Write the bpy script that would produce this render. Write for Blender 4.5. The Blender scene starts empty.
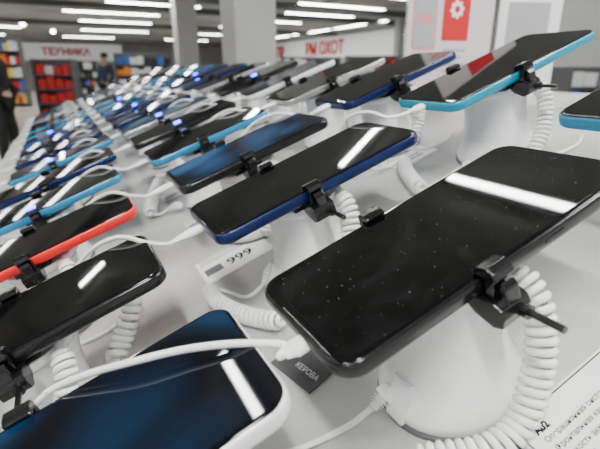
import bpy, bmesh, math, random
from mathutils import Vector, Matrix
random.seed(7)
C = bpy.context.scene.collection
CAM_H = 1.25
HEAD, PITCH = math.radians(27.4), math.radians(18.7)
SL = math.radians(20)
TN = -0.1887            # table surface below the camera, along the table normal
cs, sn = math.cos(SL), math.sin(SL)
# ---------------------------------------------------------------- materials
def mat(name, col, rough=0.5, metal=0.0, spec=0.5, emis=None, es=0.0, coat=0.0, alpha=1.0, trans=0.0):
    m = bpy.data.materials.new(name); m.use_nodes = True
    b = m.node_tree.nodes['Principled BSDF']
    b.inputs['Base Color'].default_value = (*col, 1)
    b.inputs['Roughness'].default_value = rough
    b.inputs['Metallic'].default_value = metal
    b.inputs['Specular IOR Level'].default_value = spec
    b.inputs['Coat Weight'].default_value = coat
    b.inputs['Transmission Weight'].default_value = trans
    if emis:
        b.inputs['Emission Color'].default_value = (*emis, 1)
        b.inputs['Emission Strength'].default_value = es
    return m
def noise_mix(m, c1, c2, scale, detail=4, lo=.35, hi=.65, coord='Object', bump=0):
    nt = m.node_tree; b = nt.nodes['Principled BSDF']
    tc = nt.nodes.new('ShaderNodeTexCoord'); n = nt.nodes.new('ShaderNodeTexNoise'); r = nt.nodes.new('ShaderNodeValToRGB')
    n.inputs['Scale'].default_value = scale; n.inputs['Detail'].default_value = detail
    r.color_ramp.elements[0].position = lo; r.color_ramp.elements[1].position = hi
    r.color_ramp.elements[0].color = (*c1, 1); r.color_ramp.elements[1].color = (*c2, 1)
    nt.links.new(tc.outputs[coord], n.inputs['Vector']); nt.links.new(n.outputs['Fac'], r.inputs['Fac'])
    nt.links.new(r.outputs['Color'], b.inputs['Base Color'])
    return m
def glass_black(name, dust):
    m = mat(name, (.002, .002, .0025), .02, spec=.42)
    nt = m.node_tree; b = nt.nodes['Principled BSDF']
    tc = nt.nodes.new('ShaderNodeTexCoord'); v = nt.nodes.new('ShaderNodeTexVoronoi'); r = nt.nodes.new('ShaderNodeValToRGB')
    v.inputs['Scale'].default_value = 300
    r.color_ramp.elements[0].position = .04; r.color_ramp.elements[0].color = (dust, dust, dust, 1)
    r.color_ramp.elements[1].position = .08; r.color_ramp.elements[1].color = (0, 0, 0, 1)
    nt.links.new(tc.outputs['Object'], v.inputs['Vector']); nt.links.new(v.outputs['Distance'], r.inputs['Fac'])
    # faint wiping smudges
    n = nt.nodes.new('ShaderNodeTexNoise'); n.inputs['Scale'].default_value = 28; n.inputs['Detail'].default_value = 6; n.inputs['Distortion'].default_value = 2
    r2 = nt.nodes.new('ShaderNodeValToRGB'); r2.color_ramp.elements[0].position = .42; r2.color_ramp.elements[0].color = (.0008, .0008, .001, 1)
    r2.color_ramp.elements[1].position = .8; r2.color_ramp.elements[1].color = (.010, .010, .011, 1)
    ad = nt.nodes.new('ShaderNodeMix'); ad.data_type = 'RGBA'; ad.blend_type = 'ADD'; ad.inputs[0].default_value = 1
    nt.links.new(tc.outputs['Object'], n.inputs['Vector']); nt.links.new(n.outputs['Fac'], r2.inputs['Fac'])
    nt.links.new(r.outputs['Color'], ad.inputs[6]); nt.links.new(r2.outputs['Color'], ad.inputs[7])
    nt.links.new(ad.outputs[2], b.inputs['Base Color'])
    return m
def wallpaper(name, c1, c2, c3, strength, rot=0.0, scale=9):
    m = mat(name, (.002, .002, .003), .025, spec=.42)
    nt = m.node_tree; b = nt.nodes['Principled BSDF']
    tc = nt.nodes.new('ShaderNodeTexCoord'); mp = nt.nodes.new('ShaderNodeMapping')
    mp.inputs['Scale'].default_value = (scale, scale, scale); mp.inputs['Rotation'].default_value = (0, 0, rot)
    w = nt.nodes.new('ShaderNodeTexNoise'); w.inputs['Scale'].default_value = .9; w.inputs['Detail'].default_value = 0; w.inputs['Distortion'].default_value = 1.2
    r = nt.nodes.new('ShaderNodeValToRGB'); e = r.color_ramp.elements
    e[0].position = .38; e[0].color = (*c1, 1); e[1].position = .68; e[1].color = (*c3, 1)
    x = r.color_ramp.elements.new(.52); x.color = (*c2, 1)
    nt.links.new(tc.outputs['Object'], mp.inputs['Vector']); nt.links.new(mp.outputs['Vector'], w.inputs['Vector'])
    nt.links.new(w.outputs['Fac'], r.inputs['Fac']); nt.links.new(r.outputs['Color'], b.inputs['Emission Color'])
    b.inputs['Emission Strength'].default_value = strength
    return m
M = {}
M['table'] = noise_mix(mat('table_laminate', (.7, .7, .68), .42), (.38, .38, .37), (.54, .54, .525), 11, 9)
M['cabinet'] = mat('cabinet_white', (.72, .72, .72), .5)
M['floor'] = noise_mix(mat('floor_tile', (.5, .5, .48), .22), (.56, .54, .50), (.66, .64, .6), .8, 4)
M['ceiling'] = noise_mix(mat('ceiling_paint', (.3, .3, .3), .8), (.24, .245, .235), (.35, .355, .34), .5, 2)
M['duct'] = mat('duct_dark', (.07, .07, .072), .6)
M['wall'] = noise_mix(mat('wall_paint', (.5, .5, .5), .7), (.40, .39, .38), (.50, .49, .47), .3, 2)
M['column'] = noise_mix(mat('column_paint', (.5, .5, .5), .7), (.50, .50, .49), (.56, .56, .55), .8, 2)
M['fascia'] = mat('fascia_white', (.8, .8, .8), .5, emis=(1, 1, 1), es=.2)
M['red'] = mat('sign_red', (.55, .0, .004), .6, spec=.2)
M['posterred'] = mat('poster_red', (.60, .02, .028), .5, spec=.3)
M['postersheet'] = mat('poster_sheet', (.66, .61, .62), .15)
M['plastic'] = noise_mix(mat('white_plastic', (.8, .8, .8), .14, coat=.5), (.82, .82, .82), (.86, .86, .86), 30, 2)
M['cord'] = mat('cord_white', (.9, .9, .885), .22)
M['ring'] = mat('base_grey', (.10, .10, .105), .4)
M['clip'] = mat('clamp_black', (.005, .005, .0055), .2)
M['off'] = glass_black('glass_black_dusty', .20)
M['glass'] = mat('bezel_glass', (.0015, .0015, .002), .02, spec=.42)
M['dark'] = mat('port_dark', (.01, .01, .01), .6)
M['lens'] = mat('camera_lens', (.01, .012, .03), .05)
M['led'] = mat('led_blue', (.01, .03, .8), .4, emis=(.01, .04, 1), es=26)
M['lamp'] = mat('lamp_diffuser', (1, 1, 1), .5, emis=(1, 1, .96), es=100)
M['farlamp'] = mat('lamp_diffuser_far', (1, 1, 1), .5, emis=(1, 1, .96), es=36)
M['lamp_house'] = mat('lamp_housing', (.6, .6, .6), .5)
M['paper'] = mat('card_paper', (.88, .88, .88), .55)
M['greypaper'] = mat('card_pale_grey', (.84, .84, .85), .55)
M['greycard'] = mat('card_grey', (.07, .07, .075), .5)
M['ink'] = mat('ink', (.008, .008, .010), .6, spec=.2)
M['greyink'] = mat('grey_ink', (.10, .10, .11), .6)
M['whiteink'] = mat('white_ink', (.85, .85, .85), .6)
M['pink'] = mat('poster_pink', (.70, .26, .28), .5)
M['palegrey'] = mat('poster_grey', (.40, .40, .42), .25)
M['acryl'] = mat('acrylic', (.9, .9, .92), .06, trans=.85)
M['skin'] = mat('skin', (.6, .38, .28), .5)
M['hair'] = mat('hair', (.03, .02, .015), .6)
M['navy_cloth'] = noise_mix(mat('navy_cloth', (.03, .05, .12), .8), (.03, .05, .10), (.05, .07, .14), 20)
M['black_cloth'] = noise_mix(mat('black_cloth', (.02, .02, .02), .8), (.008, .008, .008), (.02, .02, .02), 20)
M['shelf'] = mat('shelf_metal', (.10, .10, .11), .5)
for k, c in {'box_red': (.60, .010, .012), 'box_white': (.75, .75, .75), 'box_blue': (.04, .12, .45), 'box_dark': (.02, .02, .025), 'box_orange': (.75, .22, .02), 'box_grey': (.18, .19, .21), 'box_yellow': (.7, .5, .06)}.items():
    M[k] = mat(k, c, .45)
FR = {
 'black': mat('frame_black', (.006, .006, .007), .2, .2), 'navy': mat('frame_navy', (.004, .014, .08), .22, .4),
 'teal': mat('frame_teal', (.0, .27, .42), .25, .2), 'red': mat('frame_red', (.75, .008, .01), .28, .0),
 'white': mat('frame_white', (.78, .78, .8), .25, .1), 'sky': mat('frame_sky', (.02, .22, .42), .25, .2),
 'blue': mat('frame_blue', (.01, .09, .34), .25, .3), 'silver': mat('frame_silver', (.45, .46, .48), .25, .7)}
SC = {
 'off': M['off'],
 'navyglow': wallpaper('wallpaper_navy', (.0003, .0010, .004), (.001, .011, .032), (.004, .045, .11), 1.3, .5, 14),
 'blueglow': wallpaper('wallpaper_blue', (.001, .004, .014), (.008, .05, .15), (.03, .14, .34), .9, .3, 16),
 'skyglow': wallpaper('wallpaper_sky', (.01, .03, .06), (.06, .13, .22), (.3, .4, .5), .7, .9, 14),
 'mixglow': wallpaper('wallpaper_mix', (.004, .004, .006), (.03, .035, .05), (.12, .13, .15), .8, .2, 20)}
# ---------------------------------------------------------------- mesh helpers
def link(name, verts, faces, m, parent=None, smooth=False, bevel=0, fm=None):
    me = bpy.data.meshes.new(name); me.from_pydata([tuple(v) for v in verts], [], faces); me.update()
    bm = bmesh.new(); bm.from_mesh(me); bmesh.ops.recalc_face_normals(bm, faces=bm.faces)
    if bevel:
        es = [e for e in bm.edges if len(e.link_faces) == 2 and e.calc_face_angle(0) > .5]
        bmesh.ops.bevel(bm, geom=es, offset=bevel, segments=2, affect='EDGES', profile=.6, clamp_overlap=True)
    for f in bm.faces: f.smooth = smooth
    if smooth:
        for e in bm.edges:
            if len(e.link_faces) == 2 and e.calc_face_angle(0) > .9: e.smooth = False
    bm.to_mesh(me); bm.free()
    me.materials.append(m)
    o = bpy.data.objects.new(name, me); C.objects.link(o)
    if parent: o.parent = parent
    return o
class MB:
    def __init__(s): s.v = []; s.f = []
    def add(s, v, f):
        k = len(s.v); s.v += [Vector(p) for p in v]; s.f += [tuple(i + k for i in q) for q in f]; return s
    def box(s, x0, x1, y0, y1, z0, z1):
        return s.add([(x0,y0,z0),(x1,y0,z0),(x1,y1,z0),(x0,y1,z0),(x0,y0,z1),(x1,y0,z1),(x1,y1,z1),(x0,y1,z1)],
                     [(0,3,2,1),(4,5,6,7),(0,1,5,4),(1,2,6,5),(2,3,7,6),(3,0,4,7)])
    def loft(s, rings, caps=True):
        n = len(rings[0]); v = [p for r in rings for p in r]; f = []
        for i in range(len(rings) - 1):
            for j in range(n):
                k = (j + 1) % n; f.append((i*n+j, i*n+k, (i+1)*n+k, (i+1)*n+j))
        if caps: f.append(tuple(range(n))[::-1]); f.append(tuple((len(rings)-1)*n + j for j in range(n)))
        return s.add(v, f)
    def prism_x(s, prof, x0, x1):     # prof in (y,z)
        return s.loft([[(x0, y, z) for y, z in prof], [(x1, y, z) for y, z in prof]])
    def prism_y(s, prof, y0, y1):     # prof in (x,z)
        return s.loft([[(x, y0, z) for x, z in prof], [(x, y1, z) for x, z in prof]])
    def cyl(s, a, b, r0, r1=None, seg=20):
        r1 = r0 if r1 is None else r1
        return s.tube([Vector(a), Vector(b)], [r0, r1], seg)
    def tube(s, pts, rad, seg=8):
        pts = [Vector(p) for p in pts]; n = len(pts)
        if not isinstance(rad, (list, tuple)): rad = [rad] * n
        t0 = (pts[1] - pts[0]).normalized(); up = Vector((0, 0, 1)) if abs(t0.z) < .9 else Vector((1, 0, 0))
        nrm = t0.cross(up).normalized(); rings = []
        for i, p in enumerate(pts):
            t = (pts[min(i+1, n-1)] - pts[max(i-1, 0)]).normalized()
            nrm = (nrm - t * nrm.dot(t)).normalized(); bn = t.cross(nrm)
            rings.append([p + (nrm * math.cos(2*math.pi*k/seg) + bn * math.sin(2*math.pi*k/seg)) * rad[i] for k in range(seg)])
        return s.loft(rings)
    def build(s, name, m, parent=None, smooth=False, bevel=0): return link(name, s.v, s.f, m, parent, smooth, bevel)
def rrect(l, w, r, z, seg=7, dx=0):
    out = []
    for cx, cy, a0 in ((l/2-r, w/2-r, 0), (-l/2+r, w/2-r, 90), (-l/2+r, -w/2+r, 180), (l/2-r, -w/2+r, 270)):
        for k in range(seg + 1):
            a = math.radians(a0 + 90 * k / seg); out.append((cx + dx + r*math.cos(a), cy + r*math.sin(a), z))
    return out
def circ(cx, cy, r, z, seg=48): return [(cx + r*math.cos(2*math.pi*k/seg), cy + r*math.sin(2*math.pi*k/seg), z) for k in range(seg)]
def smoothpath(P, n=12):
    P = [Vector(p) for p in P]; P = [P[0]*2 - P[1]] + P + [P[-1]*2 - P[-2]]; out = []
    for i in range(1, len(P) - 2):
        a, b, c, d = P[i-1:i+3]
        for k in range(n):
            t = k / n
            out.append(.5*((2*b) + (c-a)*t + (2*a-5*b+4*c-d)*t*t + (-a+3*b-3*c+d)*t**3))
    out.append(P[-2]); return out
def resample(P, step):
    out = [P[0]]; acc = 0
    for a, b in zip(P, P[1:]):
        L = (b-a).length; t = step - acc
        while t <= L: out.append(a + (b-a)*(t/L)); t += step
        acc = (acc + L) % step if L else acc
    return out
def coil_pts(path, R=.0050, pitch=.0041, per=12):
    P = resample(smoothpath(path, 24), pitch/per); out = []; n = len(P)
    t0 = (P[1]-P[0]).normalized(); nrm = t0.cross(Vector((0,0,1)) if abs(t0.z) < .9 else Vector((1,0,0))).normalized()
    for i, p in enumerate(P):
        t = (P[min(i+1,n-1)] - P[max(i-1,0)]).normalized(); nrm = (nrm - t*nrm.dot(t)).normalized(); bn = t.cross(nrm)
        a = 2*math.pi*i/per; e = min(1, i/(per*1.0), (n-1-i)/(per*1.0))
        out.append(p + (nrm*math.cos(a) + bn*math.sin(a))*R*(.15+.85*e))
    return out
def empty(name, loc, rot=(0,0,0)):
    o = bpy.data.objects.new(name, None); C.objects.link(o); o.location = loc; o.rotation_euler = rot; o.empty_display_size = .02; return o
def tag(o, label, cat, group=None, kind=None):
    assert 4 <= len(label.split()) <= 16, label
    o['label'] = label; o['category'] = cat
    if group: o['group'] = group
    if kind: o['kind'] = kind
    return o
def struct(o): o['kind'] = 'structure'; return o
def dup(root, loc, rot=None):
    r = root.copy(); C.objects.link(r); r.location = loc
    if rot is not None: r.rotation_euler = rot
    for ch in list(root.children):
        if ch.name.startswith('indicator'): continue
        c = ch.copy(); C.objects.link(c); c.parent = r
        for g in list(ch.children):
            d = g.copy(); C.objects.link(d); d.parent = c
    return r
def text(name, s, size, m, parent, loc, rot=(0,0,0), extrude=.0, align='LEFT', bold=0.0, sx=1):
    cu = bpy.data.curves.new(name, 'FONT'); cu.body = s; cu.size = size; cu.align_x = align; cu.extrude = extrude; cu.offset = bold
    t = bpy.data.objects.new('tmp', cu); C.objects.link(t); bpy.context.view_layer.update()
    me = bpy.data.meshes.new_from_object(t.evaluated_get(bpy.context.evaluated_depsgraph_get()))
    bpy.data.objects.remove(t); me.materials.clear(); me.materials.append(m)
    o = bpy.data.objects.new(name, me); C.objects.link(o); o.location = loc; o.rotation_euler = rot
    if parent: o.parent = parent
    return o
# ---------------------------------------------------------------- camera geometry
R_ = Vector((math.cos(HEAD), -math.sin(HEAD), 0))
F_ = Vector((math.sin(HEAD)*math.cos(PITCH), math.cos(HEAD)*math.cos(PITCH), -math.sin(PITCH)))
U_ = R_.cross(F_)
CAM = Vector((0, 0, CAM_H))
def ray(px, py): return F_ + R_*((px-300)/450) - U_*((py-224.5)/450)
NT = Vector((-sn, 0, cs)); UT = Vector((cs, 0, sn))
def T(u, v, n=0): return CAM + UT*u + Vector((0, v, 0)) + NT*(n + TN)
def tl(px, py, n):          # table coordinates of the point seen at a pixel, n above the table
    d = ray(px, py); k = (n + TN)/d.dot(NT); p = d*k
    return (p.dot(UT), p.y, n)
def depth(px, py, z): return CAM + ray(px, py)*z
ROT = (0, -SL, 0)
cam = bpy.data.cameras.new('camera'); co = bpy.data.objects.new('camera', cam); C.objects.link(co)
cam.sensor_width = 36; cam.lens = 27; cam.clip_start = .01; cam.clip_end = 200
co.location = CAM; co.rotation_euler = (math.pi/2 - PITCH, 0, -HEAD)
cam.dof.use_dof = True; cam.dof.focus_distance = .25; cam.dof.aperture_fstop = 11.5
bpy.context.scene.camera = co
# ---------------------------------------------------------------- room
struct(MB().box(-14, 16, -4, 44, -.1, 0).build('floor', M['floor']))
struct(MB().box(-14, 16.2, -4, 44, 3.5, 3.6).build('ceiling', M['ceiling']))
struct(MB().box(-14, 16, 44, 44.2, 0, 3.5).build('wall_back', M['wall']))
struct(MB().box(16, 16.2, -4, 44, 0, 3.5).build('wall_right', M['wall']))
struct(MB().box(-14.2, -14, -4, 44, 0, 3.5).build('wall_left', M['wall']))
struct(MB().box(15.9, 16, -4, 44, 0, .12).build('baseboard_right', M['lamp_house']))
def column(px0, px1, z, nm):
    a = depth((px0+px1)/2, 72, z); w = (px1-px0)/450*z/2*.76
    c = struct(MB().box(a.x-w, a.x+w, a.y-w, a.y+w, 0, 3.5).build(nm, M['column'], bevel=.03)); return c
column(222, 277, 6.5, 'trim_1'); column(175, 201, 14, 'trim_2'); column(392, 402, 20, 'trim_3'); column(552, 625, 7.5, 'trim_4')
for j, y in enumerate((9.6, 15.4, 18.2, 25.0)):
    struct(MB().box(-13.9, 15.5, y, y+.22, 3.32, 3.4995).build(f'trim_{5+j}', M['duct']))
def fascia(name, x0, x1, y0, y1, label, txt, tloc, trot, size):
    f = empty(name, ((x0+x1)/2, (y0+y1)/2, 2.1)); tag(f, label, 'sign')
    cx, cy = f.location.x, f.location.y
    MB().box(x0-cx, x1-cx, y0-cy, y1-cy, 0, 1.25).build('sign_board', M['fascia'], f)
    for t, l in zip(txt, tloc):
        text('lettering', t, size, M['red'], f, (l[0]-cx, l[1]-cy, l[2]-2.1), trot, extrude=.02, bold=.03)
fascia('shop_sign', 15.7, 15.98, 18.5, 38, 'long white fascia sign with red lettering high on the right wall', ['ПР', 'РМ ОХОТ'], [(15.66, 34.2, 2.3), (15.66, 29.4, 2.35)], (math.pi/2, 0, -math.pi/2), 1.05)
fascia('shop_sign', -3, 5.2, 41.7, 41.98, 'white fascia sign with red lettering at the far left end of the hall', ['ТЕХНИКА'], [(-.6, 41.65, 2.5)], (math.pi/2, 0, 0), .72)
# ceiling lights
def strip(x, y, length, alongx, near, w=None, lab=None):
    if w is None: w = .034 if near else .085
    r = empty('ceiling_light', (x, y, 3.4999), (0, 0, 0 if alongx else math.pi/2))
    tag(r, 'long white strip light fixed under the shop ceiling' if not near else 'bright ceiling strip light above the phone table, those behind the camera added as fill', 'light', 'ceiling strip lights over the hall' if not near else 'ceiling strip lights above the phone table')
    MB().box(-length/2-.02, length/2+.02, -w-.015, w+.015, -.06, -.0005).build('housing', M['lamp_house'], r)
    MB().box(-length/2, length/2, -w, w, -.072, -.0605).build('diffuser', M['lamp'] if near else M['farlamp'], r)
for x, y, l, ax, w_ in ((1.67, 2.08, 1.15, 0, .028), (-.70, 2.83, .95, 0, .035), (1.67, -.6, 1.4, 0, .10), (-.7, -.8, 1.4, 0, .10), (-3, 2.3, 1.2, 0, .04), (3.9, 2.3, 1.2, 0, .04), (3.9, -.8, 1.4, 0, .10), (-3, -.8, 1.4, 0, .1),  # wide strips behind the camera are unseen, added to brighten the table
                    (1.78, 4.05, .66, 1, .026), (-1.85, 7.4, .5, 1, .04), (1.7, 7.4, .6, 1, .05), (5.5, 5.0, 1.2, 1, .05), (-5, 5, 1.2, 1, .05)):
    strip(x, y, l, ax, True, w_)
for j, y in enumerate((12.4, 14.8, 17.3, 20.5, 24, 29, 35)):
    for x in (-9.5, -3.4, 2.9, 9.4): 
        if y < 14 and x in (2.9, -3.4): continue
        strip(x + .5*(j % 3 - 1), y, 3.1 + .4*(j % 2), 1, False)
for y in (20, 25, 30): strip(13.6, y, 4.4, 0, False)
for x, y in ((-1.0, 26.8), (-2.2, 21.8), (0.3, 31)): strip(x, y, 2.2, 0, False)
# ---------------------------------------------------------------- display table
t = empty('display_table', (.3, .9, 0)); tag(t, 'long light grey sloped display table carrying the rows of phones', 'table')
def tx(u, n=0): p = T(u, 0, n); return (p.x - .3, p.z)
l0, l1 = tx(-.27), tx(.42)
prof = [l0, l1, (l1[0]+.34, l1[1]), (l1[0]+.34+.66, l0[1]), (l1[0]+1.0, l0[1]-.03), (l1[0]+.34, l1[1]-.03), (l1[0], l1[1]-.03), (l0[0], l0[1]-.03)]
MB().prism_y(prof, -1.5, 1.32).build('tabletop', M['table'], t, bevel=.002)
pr2 = [(l0[0]+.05, 0), (l0[0]+.05, l0[1]-.0121), (l1[0]+.0, l1[1]-.031), (l1[0]+.34, l1[1]-.031), (l1[0]+.95, l0[1]-.014), (l1[0]+.95, 0)]
MB().prism_y(pr2, -1.45, 1.27).build('cabinet', M['cabinet'], t)
# ---------------------------------------------------------------- phones
H = .075; TH = .0087; W = .075; PORTY = -.009
ORD = ['first','second','third','fourth','fifth','sixth','seventh','eighth','ninth','tenth','eleventh','twelfth','thirteenth','fourteenth','fifteenth','sixteenth']
def phone_mesh(l, fr, scr, py=0):
    r = empty('smartphone', (0,0,0)); w = W; R0 = .0105
    def rg(i, z, dx=0): return rrect(l-2*i, w-2*i, R0-i*.7, z, dx=dx)
    MB().loft([rg(.0034, 0), rg(.0012, .0004), rg(.0003, .0014), rg(0, .0028), rg(0, .0058), rg(.0003, .0071), rg(.0011, .0080)]).build('body', FR[fr], r, smooth=True)
    MB().loft([rg(.0011, .0078), rg(.0011, .0081), rg(.0015, .00845), rg(.0023, .0086)]).build('front_glass', M['glass'], r, smooth=True)
    dsp = MB().loft([rrect(l-.0075, w-.0062, .007, .00855, dx=.0012), rrect(l-.0075, w-.0062, .007, .0087, dx=.0012)]).build('display', SC[scr], r)
    MB().loft([circ(l/2-.0078, 0, .0019, .0087, 20), circ(l/2-.0078, 0, .0019, .00876, 20)]).build('front_camera', M['lens'], dsp)
    MB().box(.018, .029, -w/2-.0005, -w/2+.001, .0034, .0056).build('side_button', FR[fr], r, bevel=.0003)
    o = [( .0045*math.cos(a)+py, .0043+.0013*math.sin(a)) for a in [k*math.pi/8 for k in range(16)]]
    MB().loft([[(-l/2-.0001, y, z) for y, z in o], [(-l/2+.002, y, z) for y, z in o]]).build('charging_port', M['dark'], r)
    return r
def stand_mesh():
    r = empty('phone_stand', (0,0,0)); bx, by = -.022, -.010
    MB().loft([circ(bx, by, .0358, 0), circ(bx, by, .0361, .0018), circ(bx, by, .0354, .0026)]).build('base_ring', M['ring'], r, smooth=True)
    rings = []
    for z, rad, k in ((.0026,.0342,0), (.0042,.0352,.02), (.0085,.0348,.08), (.0125,.0318,.16), (.020,.0288,.30), (.030,.0268,.46), (.040,.0262,.66), (.048,.0264,.84), (.0535,.0268,.93)):
        rings.append(circ(bx+(.014)*k, by+(.007)*k, rad, z))
    MB().loft(rings).build('pedestal', M['plastic'], r, smooth=True)
    MB().loft([circ(-.009, -.0035, a, z) for a, z in ((.0270, .0536), (.0296, .0560), (.0300, .0588), (.0292, .0605))]).build('top_collar', M['plastic'], r, smooth=True)
    MB().prism_y([(-.0585, .0035), (-.0495, .0035), (-.0455, .020), (-.0485, .022), (-.0535, .012)], -.017, -.005).build('cable_socket', M['plastic'], r, bevel=.0008)
    k = -.013
    MB().box(k-.014, k+.014, -.031, .031, .0606, .0662).build('cradle', M['clip'], r, bevel=.0012)
    e = -W/2; z = H
    m = MB()
    hook = [(e+.0036, z+.0004), (e+.0040, z+.0022), (e+.002, z+.0040), (e-.003, z+.0052), (e-.0060, z+.0040), (e-.0070, z+.0010), (e-.0050, z-.0020), (e-.0045, z-.0110), (e-.0012, z-.0110), (e-.0012, z+.0004)]
    m.prism_x(hook, k-.0052, k+.0052)
    blk = [(e+.008, z-.0092), (e-.0066, z-.0085), (e-.0098, z-.0100), (e-.0108, z-.0140), (e-.0094, z-.0190), (e-.005, z-.0208), (e+.004, z-.0180), (e+.008, z-.0140)]
    m.prism_x(blk, k-.0074, k+.0074)
    m.prism_x([(e-.0094, z-.003), (e-.0074, z-.0005), (e-.0062, z-.003), (e-.0062, z-.0095), (e-.0100, z-.0100)], k-.0034, k+.0034)
    fc = m.build('front_clamp', M['clip'], r, bevel=.0006)
    m = MB(); m.cyl((k+.003, e-.010, z-.0150), (k+.003, e-.0270, z-.0150), .0015); m.cyl((k+.003, e-.0100, z-.0150), (k+.003, e-.0135, z-.0150), .0030)
    m.build('clamp_screw', M['clip'], fc, smooth=True)
    e = W/2; m = MB()
    hk = [(e-.0040, z+.0004), (e-.0042, z+.0024), (e-.001, z+.0038), (e+.0036, z+.0036), (e+.0050, z+.0010), (e+.0050, z-.0130), (e-.0080, z-.0130), (e-.0080, z-.0092), (e+.0012, z-.0092), (e+.0012, z+.0004)]
    m.prism_x(hk, k-.0056, k+.0056); m.build('rear_clamp', M['clip'], r, bevel=.0007)
    return r
COIL = [(.010, -.028, .058), (.007, -.040, .047), (-.001, -.0470, .034), (-.012, -.0510, .021), (-.026, -.0530, .0098), (-.043, -.0495, .0074), (-.066, -.034, .0070)]
COILS = COIL[:5] + [(-.0262, -.0560, .0072)]
def cord_mesh(path, tail=None, nm='coiled_cord', lead=None):
    r = empty(nm, (0,0,0))
    cp = coil_pts(path)
    MB().tube(cp, .00175, 7).build('coil', M['cord'], r, smooth=True)
    a, b = Vector(path[0]), Vector(path[1]); d = (b-a).normalized()
    MB().tube([a-d*.004, a-d*.003, a+d*.004, a+d*.006], [.0025, .0034, .0034, .0022], 14).build('end_plug', M['cord'], r, smooth=True)
    if tail: MB().tube(smoothpath([cp[-1]] + tail, 8), .0015, 8).build('straight_end', M['cord'], r, smooth=True)
    return r
def connector(parent, a, b, m='cord'):
    a, b = Vector(a), Vector(b); d = (b-a)
    q = MB(); q.tube([a, a+d*.08, a+d*.45, a+d*.5, b], [.0040, .0050, .0050, .0026, .0019], 14)
    for k in range(4): q.tube([a+d*(.56+.11*k), a+d*(.61+.11*k)], [.0042-.0005*k]*2, 14)
    return q.build('connector', M[m], parent, smooth=True)
def charge_mesh(l, path, py=0, ls=1):
    r = empty('charging_cable', (0,0,0)); p0 = Vector((-l/2, py, H-TH+.0043))
    q = MB(); q.loft([[(p0.x-.0003-x*ls, p0.y+y*s, p0.z+z*s) for y, z in [(.0050*math.cos(a), .0027*math.sin(a)) for a in [k*math.pi/8 for k in range(16)]]] for x, s in ((0, .9), (.001, 1), (.011, 1), (.0125, .85), (.020, .55))])
    q.build('plug', M['cord'], r, smooth=True)
    MB().tube(smoothpath([p0+Vector((-.018*ls,0,0)), p0+Vector((-.025*ls, .001, 0))] + [Vector(p) for p in path], 12), .0016, 8).build('cable', M['cord'], r, smooth=True)
    return r
def place(o, u, v, n=0.0003): o.location = T(u, v, n); o.rotation_euler = ROT; return o
rows = {
 'lowest': dict(u=[-.143, -.157, -.150, -.148, -.142, -.132], v=[.108, .243, .377, .510, .631, .757], step=.127,
    kinds=[('white','navyglow',.160),('black','off',.158),('red','off',.155),('sky','off',.157),('navy','off',.16),('sky','mixglow',.16)]),
 'middle': dict(u=[.033, .035, .043, .043], v=[.105, .247, .368, .500], step=.128,
    kinds=[('black','off',.166),('navy','off',.164),('black','blueglow',.153),('sky','off',.148),('black','off',.155)]),
 'top': dict(u=[.240, .245, .226, .216], v=[.104, .261, .384, .500], step=.126,
    kinds=[('sky','off',.158),('teal','off',.175),('navy','off',.152),('silver','off',.155),('white','mixglow',.155)])}
LOOK = {'black':'black frame','navy':'navy blue frame','teal':'teal frame','red':'red frame','white':'white frame','sky':'light blue frame','blue':'blue frame','silver':'silver frame'}
SLOOK = {'off':'dark screen','navyglow':'deep navy screen','blueglow':'blue lit screen','skyglow':'pale lit screen','mixglow':'dim lit screen'}
protos = {}; stand0 = None; coil0 = None; coilB = None; chg = {}
tail = [(-.070, -.030, .003), (-.077, -.024, .002), (-.080, -.015, .002)]
tailB = [(-.014, -.063, .003), (.010, -.066, .002), (.026, -.060, .002)]
extra = ['off','off','skyglow','off','mixglow','off','off']; efr = ['silver','sky','blue','navy','black','sky','navy']
LEDS = {'lowest': (3, 5, 8), 'middle': (4, 5, 7, 9), 'top': (5, 8)}
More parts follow.
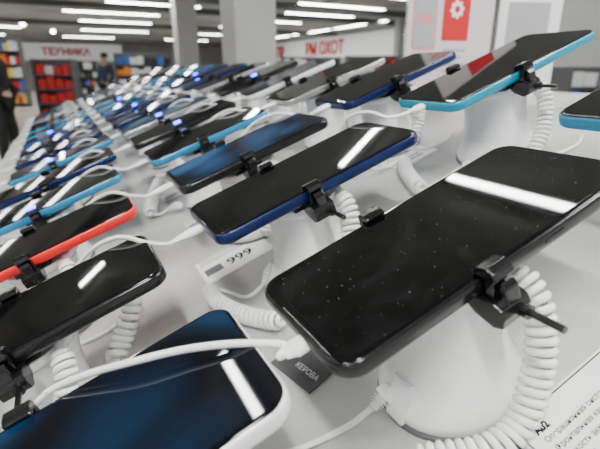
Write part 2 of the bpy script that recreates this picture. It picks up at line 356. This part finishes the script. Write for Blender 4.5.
for rn, d in rows.items():
    for i in range(15):
        v0 = d['v'][i] if i < len(d['v']) else d['v'][-1] + d['step']*(i-len(d['v'])+1)
        if v0 > 2.02: break
        u0 = d['u'][i] if i < len(d['u']) else d['u'][-1]
        if i < len(d['kinds']): fr, sc, l = d['kinds'][i]
        else: fr, sc, l = efr[(i*3+len(rn)) % 7], extra[(i*2+len(rn)) % 7], .156
        key = (fr, sc, l); uc, vc = u0 + l/2, v0 + W/2
        big = rn == 'middle' and i == 0
        if key not in protos: protos[key] = phone_mesh(l, fr, sc, PORTY if big else 0); p = protos[key]
        else: p = dup(protos[key], (0,0,0))
        place(p, uc, vc, H-TH+.0003)
        end = 'nearest the camera' if i == 0 else ORD[i] + ' from front'
        tag(p, f'smartphone with {LOOK[fr]} and {SLOOK[sc]}, {end}, {rn} row', 'phone', f'display phones in the {rn} row')
        if stand0 is None: stand0 = stand_mesh(); s = stand0
        else: s = dup(stand0, (0,0,0))
        place(s, uc, vc); tag(s, f'white round pedestal with black clamp under the {ORD[i]} phone of the {rn} row', 'stand', f'phone stands in the {rn} row')
        if i in LEDS[rn]:
            o = MB().box(-.0175, -.0085, -W/2-.0052, -W/2+.0010, H+.0053, H+.0075).build('indicator_light', M['led'], s, bevel=.0006); o['label'] = 'glowing blue indicator light'
        if big: c = cord_mesh(COIL, tail)
        elif coilB is None: coilB = cord_mesh(COILS, tailB); c = coilB
        else: c = dup(coilB, (0,0,0))
        place(c, uc, vc); tag(c, f'white coiled security cord beside the stand of the {ORD[i]} phone, {rn} row', 'cord', f'coiled cords in the {rn} row')
        # charging cables
        k = None
        if big:
            pts = [tl(*q) for q in ((285, 346, H-.0035), (262, 344, H-.001), (225, 345, H+.003), (180, 351, H+.005), (130, 363, H+.006), (90, 374, H+.005), (52, 390, H+.002), (28, 412, H-.004), (-5, 426, H-.010), (-60, 450, H-.03))]
            k = charge_mesh(l, [(a-uc, b-vc, n) for a, b, n in pts], PORTY, .45)
        elif rn == 'lowest':
            if 'l' not in chg: chg['l'] = charge_mesh(.156, [(-.112, .012, H-.010), (-.118, .035, .045), (-.105, .052, .018), (-.075, .055, .003), (-.03, .054, .002)]); k = chg['l']
            else: k = dup(chg['l'], (0,0,0))
        elif rn == 'top' and i == 1:
            pts = [tl(*q) for q in ((388, 118, H+.002), (372, 113, H+.006), (356, 114, H+.006), (347, 120, H+.002), (350, 128, H-.010))]
            a5, b5, _ = pts[-1]; pts += [(a5+.010, b5+.014, .035), (a5+.022, b5+.018, .010), (a5+.045, b5+.016, .002)]
            k = charge_mesh(l, [(a-uc, b-vc, n) for a, b, n in pts], 0, .6)
        elif not (rn == 'top' and i == 0):
            if (l) not in chg: chg[l] = charge_mesh(l, [(-l/2-.036, .012, H-.001), (-l/2-.052, .034, H+.004), (-l/2-.078, .050, H-.004), (-l/2-.11, .055, H-.030), (-l/2-.13, .054, .012), (-l/2-.128, .050, .002)]); k = chg[l]
            else: k = dup(chg[l], (0,0,0))
        if k:
            place(k, uc if not (rn == 'lowest') else u0 + .078, vc); tag(k, f'white charging cable plugged into the {ORD[i]} phone of the {rn} row', 'cable', f'charging cables in the {rn} row')
        # price cards
        if i < 8 and not big:
            f = 1.3 if rn == 'middle' and i == 1 else 1
            pc = empty('price_card', (0,0,0))
            tag(pc, 'white price card with digits 999 under the second phone of the middle row' if f > 1 else f'small white price card on the table behind the {ORD[i]} phone, {rn} row', 'price card', 'price cards on the table')
            MB().box(-.025*f, .025*f, -.017*f, .017*f, 0, .0008).build('card', M['greypaper'] if f > 1 else M['paper'], pc)
            q = MB()
            if f > 1:
                text('lettering', '999', .0165, M['ink'], pc, (-.008, -.010, .0010), bold=.0003)
                for a in range(3): q.box(-.029, .020-.007*(a % 2), .0195-.0038*a, .0206-.0038*a, .0008, .00088)
                q.box(-.029, -.013, -.010, .002, .0008, .00088)
            else:
                for a in range(3): q.box(-.023, .006+.004*(a % 2), .0145-.0032*a, .0153-.0032*a, .0008, .00088)
                for a in range(2): q.box(-.023, .012, -.003-.006*a, -.000-.006*a, .0008, .00088)
            q.build('printed_lines', M['greyink'], pc)
            if f > 1: place(pc, .058, .358, .0003)
            else: place(pc, u0+.025, v0+.104)
# dark card under the nearest phone
pc = empty('price_card', (0,0,0)); tag(pc, 'dark grey card with white lettering under the left end of the large black phone', 'price card')
MB().box(-.019, .019, -.0115, .0115, 0, .0008).build('card', M['greycard'], pc); text('lettering', 'КЕРОВА', .0050, M['whiteink'], pc, (-.004, -.004, .0009))
place(pc, .043, .197); pc.rotation_euler = (Matrix.Rotation(-SL, 4, 'Y') @ Matrix.Rotation(math.radians(-80), 4, 'Z')).to_euler()
# text card lower right
pc = empty('price_card', (0,0,0)); tag(pc, 'large white price card with printed specifications in the lower right corner', 'price card')
MB().box(0, .11, -.075, 0, 0, .0030).build('card', M['paper'], pc, bevel=.0003)
MB().box(.0012, .0018, -.074, -.0012, .0030, .0031).box(.0012, .109, -.0018, -.0012, .0030, .0031).build('printed_border', M['ink'], pc)
MB().box(-.0012, .111, -.076, .0012, -.0006, -.0001).build('card_tray', M['greycard'], pc)
for k, (s, z, b) in enumerate((('G', .0042, .00025), ('A02', .0044, .00025), ('Операционная система', .0034, .00005), ('Фронтальная камера', .0034, .00005), ('Емкость аккумулятора', .0034, .00005), ('Экран', .0034, .00005))):
    text('lettering', s, z, M['ink'], pc, (.0075, -.0058-.0045*k, .0031), bold=b)
place(pc, .089, .0955, .001)
# tether leads from the base of the nearest stands
def lead(name_label, pts_px, ncoil=None, R=.0048, wr=.0017, pitch=.0040):
    r = empty('tether_cable', T(0,0,0), ROT); tag(r, name_label, 'cable')
    P = [tl(*q) for q in pts_px]; a, b = Vector(P[0]), Vector(P[1])
    connector(r, a, b)
    MB().tube(smoothpath([b] + [Vector(p) for p in P[2:]], 10), .0016, 8).build('cable', M['cord'], r, smooth=True)
    if ncoil: MB().tube(coil_pts([tl(*q) for q in ncoil], R, pitch), wr, 7).build('coil', M['cord'], r, smooth=True)
lead('white cable with ribbed connector at the base of the nearest large pedestal', [(392, 388, .011), (372, 408, .008), (350, 425, .004), (318, 441, .003), (290, 452, .003), (250, 470, .003)])
lead('white coiled tether lying left of the second pedestal in the middle row', [(273, 266, .010), (264, 284, .007), (248, 297, .004), (228, 292, .004), (212, 288, .006)],
     [(209, 288, .007), (216, 300, .007), (234, 311, .007), (258, 318, .007), (284, 322, .008)], .0050, .0018, .0044)
lead('white coiled tether beside the base of the second pedestal in the top row', [(472, 165, .011), (455, 172, .007), (445, 178, .004), (432, 186, .004), (424, 188, .006)],
     [(422, 190, .007), (413, 181, .007), (406, 170, .008), (403, 158, .012)], .0056, .0020, .0052)
lead('white coiled tether between the red framed phone and the middle row', [(180, 205, .011), (170, 208, .007), (160, 214, .004), (153, 214, .004), (151, 210, .006)],
     [(150, 214, .009), (152, 200, .014), (158, 186, .022), (163, 174, .032)], .0066, .0023, .0062)
lead('white coiled tether standing right of the lowest row beside the red framed phone', [(112, 352, .011), (116, 366, .007), (118, 372, .004), (116, 368, .006), (115, 362, .008)],
     [(115, 360, .009), (122, 340, .016), (130, 318, .026), (136, 296, .036)], .0058, .0021, .0052)
# ---------------------------------------------------------------- posters on the ridge
def poster(px0, px1, z0, z1, h, label, red):
    RZ = T(.42, 0, 0).z
    def base(px, z):
        d = ray(px, 92); d = d/d.dot(F_)*z; return Vector((d.x, d.y, RZ))
    a, b = base(px0, z0), base(px1, z1); w = (b-a).length; ang = math.atan2(b.y-a.y, b.x-a.x)
    r = empty('poster_stand', a, (0, 0, ang)); tag(r, label, 'poster')
    m = MB(); m.box(0, w, -.003, 0, .004, h); m.box(0, w, -.03, .04, 0, .004); m.build('acrylic_holder', M['acryl'], r)
    MB().box(.003, w-.003, -.0045, -.0031, .008, h-.002).build('sheet', M['postersheet'] if red else M['paper'], r)
    if red:
        MB().box(w*.41, w*.71, -.0052, -.0046, .084, h-.004).build('red_panel', M['posterred'], r)
        q = MB(); c = (w*.56, .132)
        q.loft([[(c[0]+.0105*math.cos(k*math.pi/24)*(1.14 if (k % 6) < 3 else .92), y, c[1]+.0125*math.sin(k*math.pi/24)*(1.14 if (k % 6) < 3 else .92)) for k in range(48)] for y in (-.0058, -.0053)])
        em = q.build('emblem', M['whiteink'], r)
        MB().loft([[(c[0]+.0045*math.cos(k*math.pi/8), y, c[1]+.0055*math.sin(k*math.pi/8)) for k in range(16)] for y in (-.0063, -.0059)]).build('emblem_centre', M['posterred'], em)
        pp = MB().loft([[(w*.21+x, y, .115+z) for x, z, _ in rrect(w*.27, .092, .006, 0)] for y in (-.0051, -.0046)]).build('phone_picture', M['pink'], r)
        MB().loft([[(w*.21+x, y, .115+z) for x, z, _ in rrect(w*.23, .082, .005, 0)] for y in (-.0055, -.0052)]).build('picture_screen', M['palegrey'], pp)
        q = MB()
        for k in range(3): q.box(w*.09, w*(.35-.05*(k % 2)), -.0051, -.0046, .185-.009*k, .190-.009*k)
        q.box(w*.13, w*.29, -.0060, -.0056, .110, .125)
        q.build('printed_lines', M['pink'], r)
        q = MB()
        for k in range(4): q.box(w*.44, w*(.70-.04*(k % 2)), -.0050, -.0046, .066-.011*k, .071-.011*k)
        q.build('printed_lines', M['palegrey'], r)
    else:
        q = MB(); q.box(w*.15, w*.8, -.0050, -.0046, .05, .17); q.build('printed_panel', M['palegrey'], r)
poster(400, 484, .78, .80, .26, 'white poster with a red panel in a clear holder on the table ridge', True)
poster(487, 548, .98, 1.0, .26, 'plain pale poster in a clear holder right of the red poster', False)
# ---------------------------------------------------------------- second counter at right
ct = empty('display_counter', (3.6, 2.6, 0)); tag(ct, 'white shop counter with devices on it beyond the phone table', 'counter')
MB().box(-.7, .7, -2.4, 2.6, .92, .96).build('counter_top', M['plastic'], ct, bevel=.004); MB().box(-.65, .65, -2.35, 2.55, 0, .9195).build('cabinet', M['cabinet'], ct)
pk = list(protos.values()); ci = 0
for gx in range(3):
    for gy in range(6):
        src = pk[(gx*5+gy*3) % len(pk)]
        o = dup(src, (3.1+.42*gx, .8+.7*gy, .99), (0, math.radians(-14), .15*((gy % 3)-1)))
        o.scale = (1.7, 1.9, 1)
        tag(o, f'tablet lying tilted on the counter beyond, {ORD[gy]} along its {ORD[gx]} column', 'tablet', 'tablets on the counter beyond')
        w_ = MB().prism_y([(-.11, -.03), (.12, -.03), (.12, .026), ], -.05, .05).build('tablet_wedge', M['plastic'])
        w_.location = (3.1+.42*gx, .8+.7*gy, .99); tag(w_, f'small white wedge under the tablet {ORD[gy]} along the {ORD[gx]} counter column', 'stand', 'wedge stands on the counter beyond')
# ---------------------------------------------------------------- shelves behind
def gondola(px0, px1, z, h, label, reds, idx):
    a = depth((px0+px1)/2, 72, z); w = (px1-px0)/450*z
    g = empty('shelf_unit', (a.x, a.y, 0), (0, 0, -HEAD*.6)); tag(g, label, 'shelves')
    m = MB(); m.box(-w/2, w/2, .2, .24, 0, h); m.box(-w/2, -w/2+.03, -.2, .2, 0, h); m.box(w/2-.03, w/2, -.2, .2, 0, h); m.build('frame', M['shelf'], g)
    lv = 5
    for k in range(lv):
        z0 = .1 + k*(h-.15)/lv
        MB().box(-w/2+.031, w/2-.031, -.2, .199, z0, z0+.025).build('shelf', M['shelf'], g)
        nb = max(4, int(w/.2)); mtx = Matrix.Translation(g.location) @ Matrix.Rotation(-HEAD*.6, 4, 'Z')
        for b in range(nb):
            bw = (w-.1)/nb; hh = (h-.15)/lv*random.uniform(.5, .88)
            key = random.choice(reds)
            o = MB().box(-bw*.45, bw*.45, -.14, .14, 0, hh).build('product_box', M[key], bevel=.008)
            o.matrix_world = mtx @ Matrix.Translation((-w/2+.05+bw*(b+.5), 0, z0+.0251))
            tag(o, f'{key[4:]} product box on the {["lowest","second lowest","middle","second highest","top"][k]} shelf of the {idx}', 'box', f'product boxes on the {idx}')
gondola(37, 74, 9, 1.5, 'shelf unit full of red packages at the far left aisle', ['box_red','box_red','box_dark','box_red','box_red','box_white'], 'red goods unit')
gondola(4, 24, 17, 2.5, 'tall shelf unit at the far left end of the aisle', ['box_orange','box_red','box_white','box_red','box_yellow','box_blue'], 'tall left unit')
gondola(80, 98, 18, 1.7, 'shelf unit with red and grey goods behind the person in navy', ['box_red','box_grey','box_white','box_dark','box_blue'], 'unit behind the navy person')
gondola(118, 172, 15, 1.85, 'shelf unit with pale boxes behind the far end of the table', ['box_white','box_dark','box_white','box_orange','box_blue'], 'pale goods unit')
gondola(282, 340, 17, 1.8, 'shelf unit with dark goods right of the grey column', ['box_dark','box_white','box_blue','box_red'], 'dark goods unit')
gondola(345, 398, 19, 1.9, 'shelf unit with mixed goods left of the red poster', ['box_white','box_red','box_dark','box_grey'], 'mixed goods unit')
gondola(486, 548, 11, 1.5, 'shelf unit with dark boxes seen past the pale poster', ['box_dark','box_white'], 'pale poster unit')
gondola(556, 640, 6.3, 1.32, 'low shelf unit with mixed goods at the far right', ['box_dark','box_white','box_orange','box_grey','box_blue'], 'low right unit')
# ---------------------------------------------------------------- people
def skinmesh(name, pts, edges, rad, m, parent=None):
    me = bpy.data.meshes.new(name); me.from_pydata(pts, edges, []); o = bpy.data.objects.new(name, me); C.objects.link(o)
    sm = o.modifiers.new('skin', 'SKIN'); 
    for v, r in zip(me.skin_vertices[0].data, rad): v.radius = (r, r) if not isinstance(r, tuple) else r
    me.skin_vertices[0].data[0].use_root = True
    o.modifiers.new('sub', 'SUBSURF').levels = 2; o.modifiers['sub'].render_levels = 2
    bpy.context.view_layer.update()
    me2 = bpy.data.meshes.new_from_object(o.evaluated_get(bpy.context.evaluated_depsgraph_get())); bpy.data.objects.remove(o)
    me2.materials.clear(); me2.materials.append(m)
    for p in me2.polygons: p.use_smooth = True; p.material_index = 0
    q = bpy.data.objects.new(name, me2); C.objects.link(q)
    if parent: q.parent = parent
    return q
def person(loc, rz, top, legs, label):
    r = empty('person', loc, (0,0,rz)); tag(r, label, 'person')
    # pelvis, spine, chest, neck, head ; arms ; legs (facing -y)
    P = [(0,0,.95),(0,0,1.15),(0,0,1.36),(0,-.01,1.47),(0,-.02,1.55),(0,-.03,1.65),
         (-.18,0,1.38),(-.24,-.02,1.12),(-.22,-.2,.98),(-.21,-.28,.96),(.18,0,1.38),(.24,-.02,1.12),(.22,-.18,.96),(.21,-.26,.94),
         (-.10,0,.88),(-.11,-.02,.48),(-.11,.02,.08),(-.11,-.13,.04),(.10,0,.88),(.11,-.06,.48),(.11,-.02,.08),(.11,-.17,.04)]
    E = [(0,1),(1,2),(2,3),(3,4),(4,5),(2,6),(6,7),(7,8),(8,9),(2,10),(10,11),(11,12),(12,13),(0,14),(14,15),(15,16),(16,17),(0,18),(18,19),(19,20),(20,21)]
    rad = [.14,.13,.14,.055,.085,.09,.06,.045,.032,.04,.06,.045,.032,.04,.085,.06,.042,.04,.085,.06,.042,.04]
    skinmesh('body', P, E, rad, M['skin'], r)
    skinmesh('jacket', P[:4]+P[6:9]+P[10:13], [(0,1),(1,2),(2,3),(2,4),(4,5),(5,6),(2,7),(7,8),(8,9)], [.17,.16,.17,.075,.075,.06,.048,.075,.06,.048], M[top], r)
    skinmesh('trousers', [P[0],P[14],P[15],P[16],P[18],P[19],P[20]], [(0,1),(1,2),(2,3),(0,4),(4,5),(5,6)], [.155,.1,.075,.06,.1,.075,.06], M[legs], r)
    q = MB(); q.loft([[(.098*math.cos(k*math.pi/10)*s, .01+.108*math.sin(k*math.pi/10)*s, z) for k in range(20)] for z, s in ((1.62,.95),(1.66,1),(1.70,.92),(1.735,.65),(1.752,.25))]); q.build('hair', M['hair'], r, smooth=True)
a = depth(106, 72, 12); person((a.x, a.y, 0), -.9, 'navy_cloth', 'black_cloth', 'person in a navy jacket standing near the red shelf unit')
a = depth(-7, 72, 6.0); person((a.x, a.y, 0), 1.2, 'black_cloth', 'black_cloth', 'person in black clothes standing at the left edge')
# ---------------------------------------------------------------- world
w = bpy.data.worlds.new('world'); bpy.context.scene.world = w; w.use_nodes = True
bg = w.node_tree.nodes['Background']; bg.inputs[0].default_value = (.95, .97, 1, 1); bg.inputs[1].default_value = 1.25
